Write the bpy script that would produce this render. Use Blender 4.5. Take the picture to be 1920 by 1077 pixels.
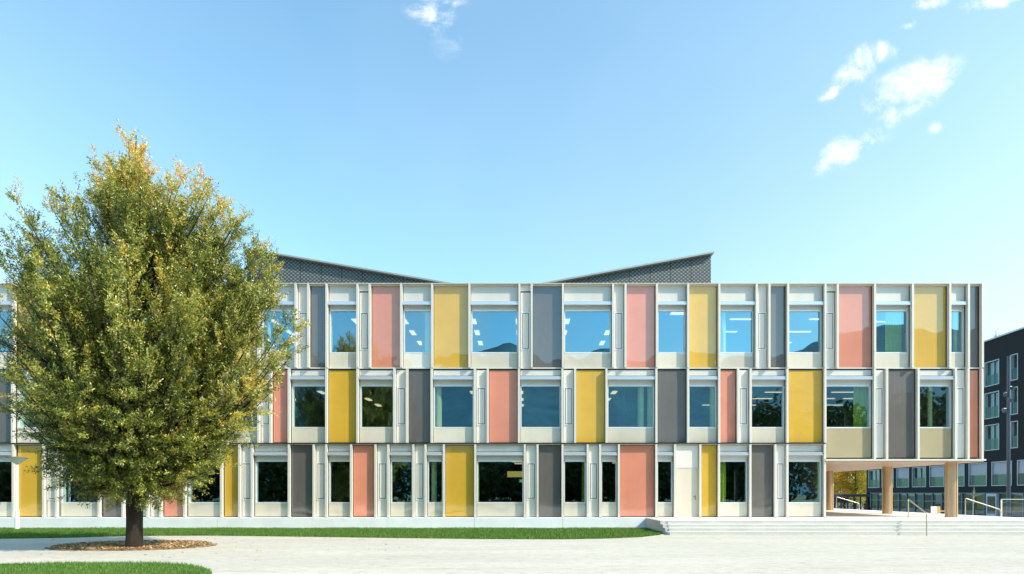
import bpy, bmesh, math, random
import numpy as np
from mathutils import Vector
rad = math.radians
random.seed(7); RNG = np.random.default_rng(11)
for o in list(bpy.data.objects): bpy.data.objects.remove(o)
S = bpy.context.scene
COL = S.collection

# ------------------------------------------------------------------ camera
# the photograph is a frontal, vertical-corrected view: principal point at (987, 925) of 1920 x 1077, 1120 px focal length
F, CX, CY, EYE, D = 1120.0, 987.0, 925.0, 1.65, 28.0
cam_d = bpy.data.cameras.new('camera'); cam = bpy.data.objects.new('camera', cam_d); COL.objects.link(cam)
cam.location = (0, 0, EYE); cam.rotation_euler = (rad(90), 0, 0)
cam_d.sensor_fit = 'HORIZONTAL'; cam_d.sensor_width = 36; cam_d.lens = 36 * F / 1920
cam_d.shift_x = (960 - CX) / 1920; cam_d.shift_y = (CY - 538.5) / 1920
cam_d.clip_start = 0.1; cam_d.clip_end = 6000
S.camera = cam

# ------------------------------------------------------------------ sun direction
SUN = Vector((0.45, -0.225, 0.425)).normalized()          # towards the sun: right, a little behind the camera
SUN_EL = math.asin(SUN.z); SUN_AZ = math.atan2(SUN.x, SUN.y)
sun_d = bpy.data.lights.new('sun', 'SUN'); sun = bpy.data.objects.new('sun', sun_d); COL.objects.link(sun)
sun_d.energy = 4.9; sun_d.angle = rad(0.5); sun_d.color = (1.0, 0.87, 0.71)
sun.rotation_euler = (-SUN).to_track_quat('-Z', 'Y').to_euler(); sun.location = (40, -30, 60)

# ------------------------------------------------------------------ world
W = bpy.data.worlds.new('World'); S.world = W; W.use_nodes = True
wt = W.node_tree; wt.nodes.clear()
def wn(t, **k):
    n = wt.nodes.new(t)
    for a, b in k.items(): setattr(n, a, b)
    return n
def wm(op, a, b=None, c=None, clamp=False):
    n = wn('ShaderNodeMath', operation=op); n.use_clamp = clamp
    for i, v in enumerate((a, b, c)):
        if v is None: continue
        if isinstance(v, (int, float)): n.inputs[i].default_value = v
        else: wt.links.new(v, n.inputs[i])
    return n.outputs[0]
def wmix(f, a, b):
    n = wn('ShaderNodeMix', data_type='RGBA')
    for i, v in ((0, f), (6, a), (7, b)):
        if isinstance(v, (int, float)): n.inputs[i].default_value = v
        elif isinstance(v, tuple): n.inputs[i].default_value = v
        else: wt.links.new(v, n.inputs[i])
    return n.outputs[2]
sky = wn('ShaderNodeTexSky', sky_type='NISHITA'); sky.sun_disc = False
sky.sun_elevation = SUN_EL; sky.sun_rotation = SUN_AZ
sky.air_density = 1.0; sky.dust_density = 1.3; sky.ozone_density = 2.0; sky.altitude = 300
SKY_K = 0.15
tc = wn('ShaderNodeTexCoord'); sep = wn('ShaderNodeSeparateXYZ'); wt.links.new(tc.outputs['Generated'], sep.inputs[0])
dx, dy, dz = sep.outputs
# thin bright haze: thicker low down and on the sunny (right) side
side = wm('MULTIPLY_ADD', dx, 0.5, 0.5, True)
low = wm('POWER', wm('SUBTRACT', 1.0, wm('MAXIMUM', dz, 0.0)), 3.0)
front = wm('MULTIPLY_ADD', dy, 1.4, 0.25, True)
hz = wm('MULTIPLY', wm('MULTIPLY_ADD', wm('POWER', side, 2.8), 1.5, 0.14), wm('MULTIPLY_ADD', low, 0.85, 0.22), None, True)
veil = wn('ShaderNodeTexNoise'); veil.inputs['Scale'].default_value = 1.6; veil.inputs['Detail'].default_value = 4; wt.links.new(tc.outputs['Generated'], veil.inputs['Vector'])
leftg = wm('MULTIPLY', wm('POWER', wm('MULTIPLY_ADD', dx, -0.5, 0.5, True), 5.0), 1.1)
hz = wm('ADD', hz, wm('MULTIPLY', leftg, wm('MULTIPLY_ADD', low, 0.7, 0.3)))
hz = wm('ADD', hz, wm('MULTIPLY', wm('SUBTRACT', veil.outputs[0], 0.5), 0.30))
hz = wm('MULTIPLY', hz, front, None, True)
rc = wn('ShaderNodeTexNoise'); rc.inputs['Scale'].default_value = 4.5; rc.inputs['Detail'].default_value = 8; rc.inputs['Roughness'].default_value = .62; wt.links.new(tc.outputs['Generated'], rc.inputs['Vector'])
hz = wm('ADD', hz, wm('MULTIPLY', wm('MULTIPLY', wm('SUBTRACT', rc.outputs[0], 0.44, None, True), 1.9), wm('MULTIPLY', dy, -3.0, None, True)), None, True)
HZC = tuple(c / SKY_K for c in (0.93, 1.0, 1.02)) + (1,)
base = wn('ShaderNodeMix', data_type='RGBA', blend_type='MULTIPLY'); base.inputs[0].default_value = 1.0
wt.links.new(sky.outputs[0], base.inputs[6]); base.inputs[7].default_value = (1.17, 1.94, 1.84, 1)
skyc = wmix(hz, base.outputs[2], HZC)
# clouds: wisps high and far off, to the right; direction only
u = wm('DIVIDE', dx, wm('MAXIMUM', dy, 0.05)); v = wm('DIVIDE', dz, wm('MAXIMUM', dy, 0.05))
comb = wn('ShaderNodeCombineXYZ'); wt.links.new(u, comb.inputs[0]); wt.links.new(v, comb.inputs[1])
nz = wn('ShaderNodeTexNoise'); nz.inputs['Scale'].default_value = 11.0; nz.inputs['Detail'].default_value = 8; nz.inputs['Roughness'].default_value = 0.66
nz.inputs['Distortion'].default_value = 0.35
wt.links.new(comb.outputs[0], nz.inputs['Vector'])
def blob(px, py, rx, ry, ang, k=1.0):
    bu, bv = (px - CX) / F, (CY - py) / F
    ca, sa = math.cos(rad(ang)), math.sin(rad(ang))
    a = wm('SUBTRACT', u, bu); b = wm('SUBTRACT', v, bv)
    e = wm('DIVIDE', wm('ADD', wm('MULTIPLY', a, ca), wm('MULTIPLY', b, sa)), rx / F)
    f = wm('DIVIDE', wm('SUBTRACT', wm('MULTIPLY', b, ca), wm('MULTIPLY', a, sa)), ry / F)
    d = wm('SQRT', wm('ADD', wm('MULTIPLY', e, e), wm('MULTIPLY', f, f)))
    return wm('MULTIPLY', wm('SUBTRACT', 1.0, d, None, True), k)
blobs = [blob(1708, 165, 135, 62, 24, 1.0), blob(1738, 140, 75, 34, 18, .95), blob(1665, 215, 80, 36, 40, .75), blob(1600, 130, 85, 40, 42, .9), blob(1657, 98, 42, 32, 10, .85), blob(1570, 165, 60, 22, 35, .6),
         blob(1556, 178, 34, 13, 25, .75), blob(1582, 285, 115, 38, 24, .9), blob(1640, 243, 85, 26, 32, .62), blob(812, 22, 75, 52, -30, .72), blob(1704, 48, 34, 15, 20, .7),
         blob(1757, 238, 26, 16, 30, .6), blob(1860, 2, 90, 26, 12, .85), blob(1740, 8, 55, 22, 15, .8), blob(846, 4, 42, 20, 0, .75), blob(850, 80, 60, 60, 0, .25)]
m = blobs[0]
for b in blobs[1:]: m = wm('MAXIMUM', m, b)
cl = wm('ADD', m, wm('MULTIPLY', wm('SUBTRACT', nz.outputs[0], 0.5), 3.4))
cl = wm('MULTIPLY', wm('SUBTRACT', cl, 0.14), 1.25, None, True)
cl = wm('MULTIPLY', cl, wm('MULTIPLY', m, 2.6, None, True))
cl = wm('POWER', cl, 1.6)
cl = wm('SMOOTH_MIN', cl, 1.0, 0.2)
CLC = tuple(c / SKY_K for c in (1.15, 1.15, 1.12)) + (1,)
skyc = wmix(cl, skyc, CLC)
bg = wn('ShaderNodeBackground'); bg.inputs[1].default_value = SKY_K
wo = wn('ShaderNodeOutputWorld'); wt.links.new(skyc, bg.inputs[0]); wt.links.new(bg.outputs[0], wo.inputs[0])

S.view_settings.view_transform = 'Standard'; S.view_settings.look = 'None'; S.view_settings.gamma = 1.0
S.view_settings.exposure = 0.30
S.cycles.max_bounces = 8; S.cycles.transparent_max_bounces = 12; S.cycles.use_denoising = True

# ------------------------------------------------------------------ helpers
def X(px, Y=D): return (px - CX) * Y / F
def Z(py, Y=D): return EYE + (CY - py) * Y / F
def GY(py, z=0.0): return (EYE - z) * F / (py - CY)        # distance at which the level z shows at row py

class MB:
    def __init__(s): s.v = []; s.f = []
    def quad(s, a, b, c, d): n = len(s.v); s.v += [a, b, c, d]; s.f.append((n, n+1, n+2, n+3)); return s
    def box(s, x0, x1, y0, y1, z0, z1):
        if x0 > x1: x0, x1 = x1, x0
        if y0 > y1: y0, y1 = y1, y0
        if z0 > z1: z0, z1 = z1, z0
        n = len(s.v)
        s.v += [(x0,y0,z0),(x1,y0,z0),(x1,y1,z0),(x0,y1,z0),(x0,y0,z1),(x1,y0,z1),(x1,y1,z1),(x0,y1,z1)]
        s.f += [tuple(n+i for i in q) for q in ((0,3,2,1),(4,5,6,7),(0,1,5,4),(1,2,6,5),(2,3,7,6),(3,0,4,7))]
        return s
    def ring(s, x0, x1, z0, z1, w, y0, y1):                # rectangular frame in the XZ plane
        s.box(x0, x0+w, y0, y1, z0, z1); s.box(x1-w, x1, y0, y1, z0, z1)
        s.box(x0+w, x1-w, y0, y1, z0, z0+w); s.box(x0+w, x1-w, y0, y1, z1-w, z1); return s
    def prism(s, pts, y0, y1):                             # XZ outline (counter-clockwise seen from -Y) pushed along Y
        n = len(s.v); k = len(pts)
        s.v += [(x, y0, z) for x, z in pts] + [(x, y1, z) for x, z in pts]
        s.f.append(tuple(range(n, n+k))); s.f.append(tuple(range(n+2*k-1, n+k-1, -1)))
        for i in range(k):
            j = (i+1) % k; s.f.append((n+j, n+i, n+k+i, n+k+j))
        return s
    def tube(s, pts, rs, seg=10, cap=True):
        pts = [Vector(p) for p in pts]; n0 = len(s.v)
        if isinstance(rs, (int, float)): rs = [rs]*len(pts)
        ref = None
        for i, p in enumerate(pts):
            t = (pts[min(i+1, len(pts)-1)] - pts[max(i-1, 0)]).normalized()
            if ref is None: ref = t.orthogonal().normalized()
            ref = (ref - t * ref.dot(t)).normalized(); bn = t.cross(ref)
            for k in range(seg):
                a = 2*math.pi*k/seg; q = p + (ref*math.cos(a) + bn*math.sin(a))*rs[i]; s.v.append(tuple(q))
        for i in range(len(pts)-1):
            for k in range(seg):
                a = n0+i*seg+k; b = n0+i*seg+(k+1) % seg; s.f.append((a, b, b+seg, a+seg))
        if cap:
            s.f.append(tuple(n0+k for k in range(seg-1, -1, -1))); e = n0+(len(pts)-1)*seg; s.f.append(tuple(e+k for k in range(seg)))
        return s
    def lathe(s, x, y, prof, seg=24):                      # prof: (r, z) bottom to top
        n0 = len(s.v)
        for r, z in prof:
            for k in range(seg):
                a = 2*math.pi*k/seg; s.v.append((x+r*math.cos(a), y+r*math.sin(a), z))
        for i in range(len(prof)-1):
            for k in range(seg):
                a = n0+i*seg+k; b = n0+i*seg+(k+1) % seg; s.f.append((a, b, b+seg, a+seg))
        s.f.append(tuple(n0+k for k in range(seg-1, -1, -1))); e = n0+(len(prof)-1)*seg; s.f.append(tuple(e+k for k in range(seg)))
        return s
    def build(s, name, mat, parent=None, smooth=False, label=None):
        me = bpy.data.meshes.new(name); me.from_pydata(s.v, [], s.f); me.update()
        if mat: me.materials.append(mat)
        if smooth:
            for p in me.polygons: p.use_smooth = True
            try: me.set_sharp_from_angle(angle=rad(40))
            except Exception: pass
        o = bpy.data.objects.new(name, me); COL.objects.link(o)
        if parent is not None:
            o.parent = parent; o.location = -parent.matrix_world_loc if False else o.location
            o.matrix_parent_inverse = pinv(parent)
        if label: o['label'] = label
        return o
def world_loc(o):
    l = Vector(o.location)
    return l if o.parent is None else l
from mathutils import Matrix
def pinv(p):                                               # parts are modelled in world space; only things sit off the origin
    return Matrix.Translation(-Vector(p.location)) if p.parent is None else Matrix.Identity(4)
def empty(name, loc=(0, 0, 0), label=None, cat=None, group=None):
    o = bpy.data.objects.new(name, None); o.location = loc; o.empty_display_size = .2; COL.objects.link(o); tag(o, label, cat, group); return o
def tag(o, label=None, cat=None, group=None, kind=None):
    if label: o['label'] = label
    if cat: o['category'] = cat
    if group: o['group'] = group
    if kind: o['kind'] = kind
    return o

# ------------------------------------------------------------------ materials
def srgb(r, g, b): return tuple(((c/255)/12.92 if c <= 10 else ((c/255+.055)/1.055)**2.4) for c in (r, g, b)) + (1,)
class Mat:
    def __init__(s, name):
        s.m = bpy.data.materials.new(name); s.m.use_nodes = True; s.t = s.m.node_tree; s.t.nodes.clear()
        s.out = s.n('ShaderNodeOutputMaterial')
    def n(s, t, **k):
        n = s.t.nodes.new(t)
        for a, b in k.items(): setattr(n, a, b)
        return n
    def link(s, a, b): s.t.links.new(a, b)
    def setin(s, sock, v):
        if isinstance(v, (int, float, tuple)): sock.default_value = v
        else: s.link(v, sock)
    def math(s, op, a, b=None, c=None, clamp=False):
        n = s.n('ShaderNodeMath', operation=op); n.use_clamp = clamp
        for i, v in enumerate((a, b, c)):
            if v is not None: s.setin(n.inputs[i], v)
        return n.outputs[0]
    def mix(s, f, a, b, mode='MIX'):
        n = s.n('ShaderNodeMix', data_type='RGBA', blend_type=mode)
        s.setin(n.inputs[0], f); s.setin(n.inputs[6], a); s.setin(n.inputs[7], b); return n.outputs[2]
    def noise(s, scale, detail=4, rough=.55, vec=None, stretch=None):
        n = s.n('ShaderNodeTexNoise'); n.inputs['Scale'].default_value = scale; n.inputs['Detail'].default_value = detail; n.inputs['Roughness'].default_value = rough
        if vec is None: vec = s.pos()
        if stretch:
            mp = s.n('ShaderNodeMapping'); mp.inputs['Scale'].default_value = stretch; s.link(vec, mp.inputs[0]); vec = mp.outputs[0]
        s.link(vec, n.inputs['Vector']); return n.outputs[0]
    def pos(s): return s.n('ShaderNodeNewGeometry').outputs['Position']
    def ramp(s, f, stops):
        r = s.n('ShaderNodeValToRGB'); s.link(f, r.inputs[0]); e = r.color_ramp.elements
        while len(e) < len(stops): e.new(.5)
        for i, (p, c) in enumerate(stops): e[i].position = p; e[i].color = c
        return r.outputs[0]
    def pr(s, color, rough=.6, metal=0.0, spec=.5, bump=None, bstr=.3, bdist=.01):
        p = s.n('ShaderNodeBsdfPrincipled'); s.setin(p.inputs['Base Color'], color); s.setin(p.inputs['Roughness'], rough)
        p.inputs['Metallic'].default_value = metal; p.inputs['Specular IOR Level'].default_value = spec
        if bump is not None:
            b = s.n('ShaderNodeBump'); b.inputs['Strength'].default_value = bstr; b.inputs['Distance'].default_value = bdist
            s.link(bump, b.inputs['Height']); s.link(b.outputs[0], p.inputs['Normal'])
        return p
    def done(s, sh): s.link(sh if not hasattr(sh, 'outputs') else sh.outputs[0], s.out.inputs[0]); return s.m

def mat_paint(name, c, rough=.5, metal=0.0, var=.06, scale=1.3):
    M = Mat(name); f = M.noise(scale, 5, .6, stretch=(1, 1, .35))
    lo = tuple(x*(1-var) for x in c[:3])+(1,); hi = tuple(min(1, x*(1+var)) for x in c[:3])+(1,)
    return M.done(M.pr(M.ramp(f, [(.3, lo), (.7, hi)]), rough, metal))

def glazed(name, c, R=.09, tint=(.92, .94, .95, 1), perf=True, var=.05, wob=.012):
    """board behind a sheet of glass: the sheet mirrors a share of what stands in front of it"""
    M = Mat(name); pos = M.pos()
    f = M.noise(.7, 3)
    lo = tuple(x*(1-var) for x in c[:3])+(1,); hi = tuple(min(1, x*(1+var)) for x in c[:3])+(1,)
    col = M.ramp(f, [(.35, lo), (.65, hi)])
    oi = M.n('ShaderNodeObjectInfo'); kk = M.math('MULTIPLY_ADD', oi.outputs['Random'], .22, .88); c3 = M.n('ShaderNodeCombineXYZ'); [M.link(kk, c3.inputs[i]) for i in range(3)]; col = M.mix(1.0, col, c3.outputs[0], 'MULTIPLY')
    stn = M.noise(1.4, 6, .7, stretch=(2.2, 1, .22)); col = M.mix(M.math('MULTIPLY', M.math('SUBTRACT', stn, .5, None, True), .55), col, (.30, .27, .22, 1))
    if perf:                                                # fine horizontal profile of the sheet
        sp = M.n('ShaderNodeSeparateXYZ'); M.link(pos, sp.inputs[0])
        w = M.math('SINE', M.math('MULTIPLY', sp.outputs[2], 62.0)); w2 = M.math('SINE', M.math('MULTIPLY', sp.outputs[0], 50.0))
        k = M.math('MULTIPLY_ADD', M.math('ADD', w, w2), .014, .985)
        cc = M.n('ShaderNodeCombineXYZ'); [M.link(k, cc.inputs[i]) for i in range(3)]
        col = M.mix(1.0, col, cc.outputs[0], 'MULTIPLY')
    p = M.pr(col, .6, 0, .3)
    g = M.n('ShaderNodeBsdfGlossy'); g.inputs['Color'].default_value = tint; g.inputs['Roughness'].default_value = .012
    b = M.n('ShaderNodeBump'); b.inputs['Strength'].default_value = wob; b.inputs['Distance'].default_value = 1.0
    M.link(M.noise(.8, 1), b.inputs['Height']); M.link(b.outputs[0], g.inputs['Normal'])
    fr = M.n('ShaderNodeFresnel'); fr.inputs[0].default_value = 1.45
    fac = M.math('MULTIPLY_ADD', fr.outputs[0], 1.2, R - .04, True)
    mx = M.n('ShaderNodeMixShader'); M.link(fac, mx.inputs[0]); M.link(p.outputs[0], mx.inputs[1]); M.link(g.outputs[0], mx.inputs[2])
    return M.done(mx)

def glass(name, R=.40, refl=(.52, .84, .98, 1), trans=(.70, .78, .66, 1), wob=.008):
    """coated window pane"""
    M = Mat(name)
    g = M.n('ShaderNodeBsdfGlossy'); g.inputs['Color'].default_value = refl; g.inputs['Roughness'].default_value = .004
    b = M.n('ShaderNodeBump'); b.inputs['Strength'].default_value = wob; b.inputs['Distance'].default_value = 1.0
    M.link(M.noise(.55, 1), b.inputs['Height']); M.link(b.outputs[0], g.inputs['Normal'])
    t = M.n('ShaderNodeBsdfTransparent'); t.inputs[0].default_value = trans
    lw = M.n('ShaderNodeLayerWeight'); lw.inputs[0].default_value = .5
    fac = M.math('MULTIPLY_ADD', M.math('POWER', lw.outputs['Facing'], 5.0), 1 - R, R, True)
    mx = M.n('ShaderNodeMixShader'); M.link(fac, mx.inputs[0]); M.link(t.outputs[0], mx.inputs[1]); M.link(g.outputs[0], mx.inputs[2])
    return M.done(mx)

def emit(name, c, k):
    M = Mat(name); e = M.n('ShaderNodeEmission'); e.inputs[0].default_value = c; e.inputs[1].default_value = k; return M.done(e)

YEL = glazed('yellow_sheet', (.62, .365, .032, 1)); COR = glazed('coral_sheet', (.66, .235, .145, 1)); GRY = glazed('grey_sheet', (.115, .102, .095, 1), R=.095)
SPN = glazed('spandrel_sheet', (.64, .58, .47, 1), R=.12, perf=False); SPW = glazed('spandrel_warm', (.40, .33, .20, 1), R=.12, perf=False)
ALU = mat_paint('champagne_metal', (.65, .61, .54, 1), .42, .10, .04)
VEN = mat_paint('vent_board', (.72, .665, .60, 1), .5, .1, .03)
FRM = mat_paint('window_frame', (.76, .76, .75, 1), .35, .3, .03)
BLB = mat_paint('blind_box', (.62, .65, .70, 1), .25, .5, .03)
TOPB = mat_paint('blind_board', (.60, .58, .535, 1), .5, .1, .05)
GAP = mat_paint('dark_gap', (.02, .02, .02, 1), .8)
PANE = glass('pane'); 
CONC_IN = mat_paint('interior_ceiling', (.16, .17, .16, 1), .9)
INW = mat_paint('interior_wall', (.10, .12, .10, 1), .9)
INF = mat_paint('interior_floor', (.10, .10, .09, 1), .7)
LAMP = emit('tube_light', (1, .84, .62, 1), 1.25)

def conc(name, c, var=.10, sc=1.2, rough=.85, joints=False):
    M = Mat(name); a = M.noise(sc, 6, .62); b = M.noise(24, 3)
    lo = tuple(x*(1-var) for x in c[:3])+(1,); hi = tuple(min(1, x*(1+var)) for x in c[:3])+(1,)
    col = M.ramp(a, [(.3, lo), (.7, hi)])
    col = M.mix(.12, col, M.ramp(b, [(.35, (.3, .3, .3, 1)), (.65, (.9, .9, .9, 1))]), 'OVERLAY')
    return M.done(M.pr(col, rough, bump=b, bstr=.25, bdist=.01))
PLI = conc('plinth_concrete', (.74, .76, .76, 1), .07)
STP = conc('step_concrete', (.53, .505, .465, 1), .08)
PLT = conc('terrace_concrete', (.74, .70, .62, 1), .06)

# ------------------------------------------------------------------ ground
M = Mat('gravel_path')
a = M.noise(.35, 6, .6, stretch=(.35, 1.6, 1)); b = M.noise(6, 6, .7, stretch=(.5, 1.3, 1)); c = M.noise(55, 3)
col = M.ramp(a, [(.3, (.475, .435, .375, 1)), (.7, (.565, .525, .455, 1))])
col = M.mix(.5, col, M.ramp(b, [(.36, (.30, .29, .28, 1)), (.5, (.5, .5, .5, 1)), (.7, (.58, .58, .58, 1))]), 'OVERLAY')
st_k = M.noise(1.1, 7, .72, stretch=(.35, 2.2, 1)); col = M.mix(M.math('MULTIPLY', M.math('MULTIPLY', M.math('SUBTRACT', st_k, .54, None, True), 8.0, None, True), .45), col, (.30, .28, .25, 1))
col = M.mix(.35, col, M.ramp(c, [(.35, (.25, .25, .25, 1)), (.65, (.75, .75, .75, 1))]), 'OVERLAY')
GRAVEL = M.done(M.pr(col, .95, bump=c, bstr=.5, bdist=.01))
M = Mat('earth'); a = M.noise(.05, 5)
EARTH = M.done(M.pr(M.ramp(a, [(.35, (.09, .12, .04, 1)), (.65, (.16, .17, .08, 1))]), .95))
M = Mat('court_paving'); a = M.noise(.4, 5)
COURT = M.done(M.pr(M.ramp(a, [(.3, (.36, .35, .33, 1)), (.7, (.46, .45, .42, 1))]), .9))
g = MB(); LOW = -1.35
g.quad((-1500, -1500, 0), (1500, -1500, 0), (1500, D+.4, 0), (-1500, D+.4, 0))
g.quad((-1500, D+.4, 0), (1500, D+.4, 0), (1500, D+.4, LOW), (-1500, D+.4, LOW))
g.quad((-1500, D+.4, LOW), (1500, D+.4, LOW), (1500, 1500, LOW), (-1500, 1500, LOW))
tag(g.build('ground', EARTH), kind='structure')
def sheet(name, pts, z, mat, kind='structure'):
    me = bpy.data.meshes.new(name); me.from_pydata([(x, y, z) for x, y in pts], [], [tuple(range(len(pts)))]); me.update(); me.materials.append(mat)
    o = bpy.data.objects.new(name, me); COL.objects.link(o); return tag(o, kind=kind)
sheet('path', [(-60, -14), (60, -14), (60, 27.6), (-60, 27.6)], .004, GRAVEL)
sheet('court', [(14, D+.42), (70, D+.42), (70, 120), (14, 120)], LOW+.004, COURT)

# lawns
strip_near = [(-300, 1018), (-120, 1013), (0, 1011), (130, 1009), (240, 1005.5), (400, 1005), (560, 1007), (740, 1009.5), (900, 1011.5), (1060, 1012), (1140, 1010.5), (1200, 1008), (1235, 1004), (1250, 999.5), (1253, 995)]
sn = [(X(px, GY(py)), GY(py)) for px, py in strip_near]
strip = sn + [(5.75, 27.55), (-45, 27.55)]
if strip[0][0] < -45: pass
fore = [(X(px, GY(py)), GY(py)) for px, py in [(-260, 1059), (-100, 1059), (0, 1058.5), (120, 1056.5), (240, 1056), (310, 1057), (350, 1059), (380, 1064), (394, 1070), (398, 1077), (396, 1090), (380, 1110), (340, 1150)]]
fore = fore + [(-9, 6.5), (-20, 6.5)]
M = Mat('turf'); a = M.noise(1.3, 5); b = M.noise(30, 3)
col = M.mix(.4, M.ramp(a, [(.3, (.07, .14, .02, 1)), (.7, (.12, .21, .04, 1))]), M.ramp(b, [(.3, (.2, .2, .2, 1)), (.7, (.8, .8, .8, 1))]), 'OVERLAY')
TURF = M.done(M.pr(col, .95, bump=b, bstr=.6, bdist=.03))
def lawn_sheet(name, pts):
    bm = bmesh.new(); vs = [bm.verts.new((x, y, .010)) for x, y in (pts if sum(pts[i-1][0]*pts[i][1]-pts[i][0]*pts[i-1][1] for i in range(len(pts))) > 0 else pts[::-1])]; bm.faces.new(vs); bm.normal_update(); bmesh.ops.triangulate(bm, faces=bm.faces[:])
    me = bpy.data.meshes.new(name); bm.to_mesh(me); bm.free(); me.materials.append(TURF)
    o = bpy.data.objects.new(name, me); COL.objects.link(o); tag(o, kind='structure'); return o
lawn_sheet('lawn', strip); lawn_sheet('lawn', fore)
def inside(pts, P):
    x, y = P[:, 0], P[:, 1]; r = np.zeros(len(P), bool); n = len(pts); j = n-1
    for i in range(n):
        xi, yi = pts[i]; xj, yj = pts[j]
        c = ((yi > y) != (yj > y)) & (x < (xj-xi)*(y-yi)/(yj-yi+1e-12)+xi); r ^= c; j = i
    return r
def fast_mesh(name, V, nper, mat, attr=None, parent=None):
    """V: (n, nper, 3) separate polygons"""
    n = len(V); me = bpy.data.meshes.new(name)
    me.vertices.add(n*nper); me.vertices.foreach_set('co', V.reshape(-1).astype(np.float32))
    me.loops.add(n*nper); me.loops.foreach_set('vertex_index', np.arange(n*nper, dtype=np.int32))
    me.polygons.add(n); me.polygons.foreach_set('loop_start', (np.arange(n)*nper).astype(np.int32)); me.polygons.foreach_set('loop_total', np.full(n, nper, np.int32))
    me.update(calc_edges=True)
    if attr is not None:
        at = me.attributes.new('tone', 'FLOAT', 'POINT'); at.data.foreach_set('value', np.repeat(attr, nper).astype(np.float32))
    me.materials.append(mat); o = bpy.data.objects.new(name, me); COL.objects.link(o)
    if parent is not None: o.parent = parent; o.matrix_parent_inverse = pinv(parent)
    return o
M = Mat('grass_blade'); at = M.n('ShaderNodeAttribute', attribute_name='tone')
col = M.ramp(at.outputs['Fac'], [(0, (.065, .15, .02, 1)), (.6, (.135, .26, .04, 1)), (1, (.27, .33, .09, 1))])
d = M.pr(col, .6, 0, .3); tr = M.n('ShaderNodeBsdfTranslucent'); M.link(col, tr.inputs[0])
mx = M.n('ShaderNodeMixShader'); mx.inputs[0].default_value = .3; M.link(d.outputs[0], mx.inputs[1]); M.link(tr.outputs[0], mx.inputs[2])
BLADE = M.done(mx)
def grass(pts, n, h, w):
    P = np.array(pts); lo, hi = P.min(0), P.max(0)
    lo[0] = max(lo[0], -30)
    Q = RNG.uniform(lo, hi, (n, 2)); Q = Q[inside(pts, Q)]; k = len(Q)
    a = RNG.uniform(0, math.tau, k); hh = h*RNG.uniform(.5, 1.25, k); ww = w*RNG.uniform(.6, 1.3, k); le = RNG.normal(0, .35, (k, 2))*hh[:, None]
    V = np.zeros((k, 3, 3)); V[:, 0, :2] = Q + np.c_[np.cos(a), np.sin(a)]*ww[:, None]; V[:, 1, :2] = Q - np.c_[np.cos(a), np.sin(a)]*ww[:, None]
    V[:, 2, :2] = Q + le; V[:, :2, 2] = .008; V[:, 2, 2] = .01+hh
    clump = np.sin(Q[:, 0]*1.7+np.sin(Q[:, 1]*2.3)*2)*np.sin(Q[:, 1]*2.9+Q[:, 0]*.6)
    V[:, 2, 2] *= (1+.25*clump)
    o = fast_mesh('grass', V, 3, BLADE, np.clip(RNG.beta(2, 3, k)+.1*clump, 0, 1)); return o
tag(grass(strip, 170000, .085, .012), 'short green grass in the strip along the concrete plinth', 'grass', kind='stuff')
tag(grass(fore, 90000, .06, .008), 'short green grass in the rounded corner nearest the viewer', 'grass', kind='stuff')

# bed of dry leaves round the tree
TX, TY = X(252, 17.6), 17.6
M = Mat('mulch'); a = M.noise(5, 6, .7); b = M.noise(30, 3)
col = M.mix(.6, M.ramp(a, [(.3, (.24, .13, .06, 1)), (.7, (.46, .29, .15, 1))]), M.ramp(b, [(.35, (.15, .15, .15, 1)), (.65, (.85, .85, .85, 1))]), 'OVERLAY')
MULCH = M.done(M.pr(col, .95, bump=b, bstr=.8, bdist=.03))
ring = []
for k in range(48):
    t = math.tau*k/48; w = 1+.04*math.sin(5*t)+.03*math.sin(9*t+1)
    ring.append((TX-.62+2.3*math.cos(t)*w, 18.5+1.45*math.sin(t)*w))
bm = bmesh.new(); cv = bm.verts.new((TX, 18.3, .07)); prev = None; rv = [bm.verts.new((x, y, .012)) for x, y in ring]; iv = [bm.verts.new((TX-.4+(x-TX+.4)*.8, 18.4+(y-18.4)*.8, .05)) for x, y in ring]
for k in range(48):
    j = (k+1) % 48; bm.faces.new((rv[k], rv[j], iv[j], iv[k])); bm.faces.new((iv[k], iv[j], cv))
me = bpy.data.meshes.new('soil_bed'); bm.to_mesh(me); bm.free(); me.materials.append(MULCH)
o = bpy.data.objects.new('soil_bed', me); COL.objects.link(o); tag(o, kind='structure')
M = Mat('dry_leaf'); at = M.n('ShaderNodeAttribute', attribute_name='tone')
DRY = M.done(M.pr(M.ramp(at.outputs['Fac'], [(0, (.16, .085, .035, 1)), (.55, (.42, .25, .12, 1)), (.9, (.62, .42, .2, 1)), (1, (.5, .45, .05, 1))]), .8))
k = 5200; t = RNG.uniform(0, math.tau, k); r = np.sqrt(RNG.uniform(0, 1.15, k)); Q = np.c_[TX-.62+2.3*r*np.cos(t), 18.5+1.45*r*np.sin(t)]
extra = np.c_[RNG.uniform(-24, -3, 260), RNG.uniform(14.5, 23, 260)]; Q = np.r_[Q, extra]; k = len(Q)
a = RNG.uniform(0, math.tau, k); L = .045*RNG.uniform(.5, 1.3, k); dv = np.c_[np.cos(a), np.sin(a)]*L[:, None]; sv = np.c_[-np.sin(a), np.cos(a)]*L[:, None]*.4
V = np.zeros((k, 4, 3)); V[:, 0, :2] = Q-dv; V[:, 1, :2] = Q+sv; V[:, 2, :2] = Q+dv; V[:, 3, :2] = Q-sv
base_z = np.where(np.hypot((Q[:, 0]-TX+.6)/2.25, (Q[:, 1]-18.5)/1.5) < 1, .05, .012)
V[:, :, 2] = base_z[:, None]+RNG.uniform(0, .05, (k, 4))*np.where(base_z > .03, 1, .4)[:, None]
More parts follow.
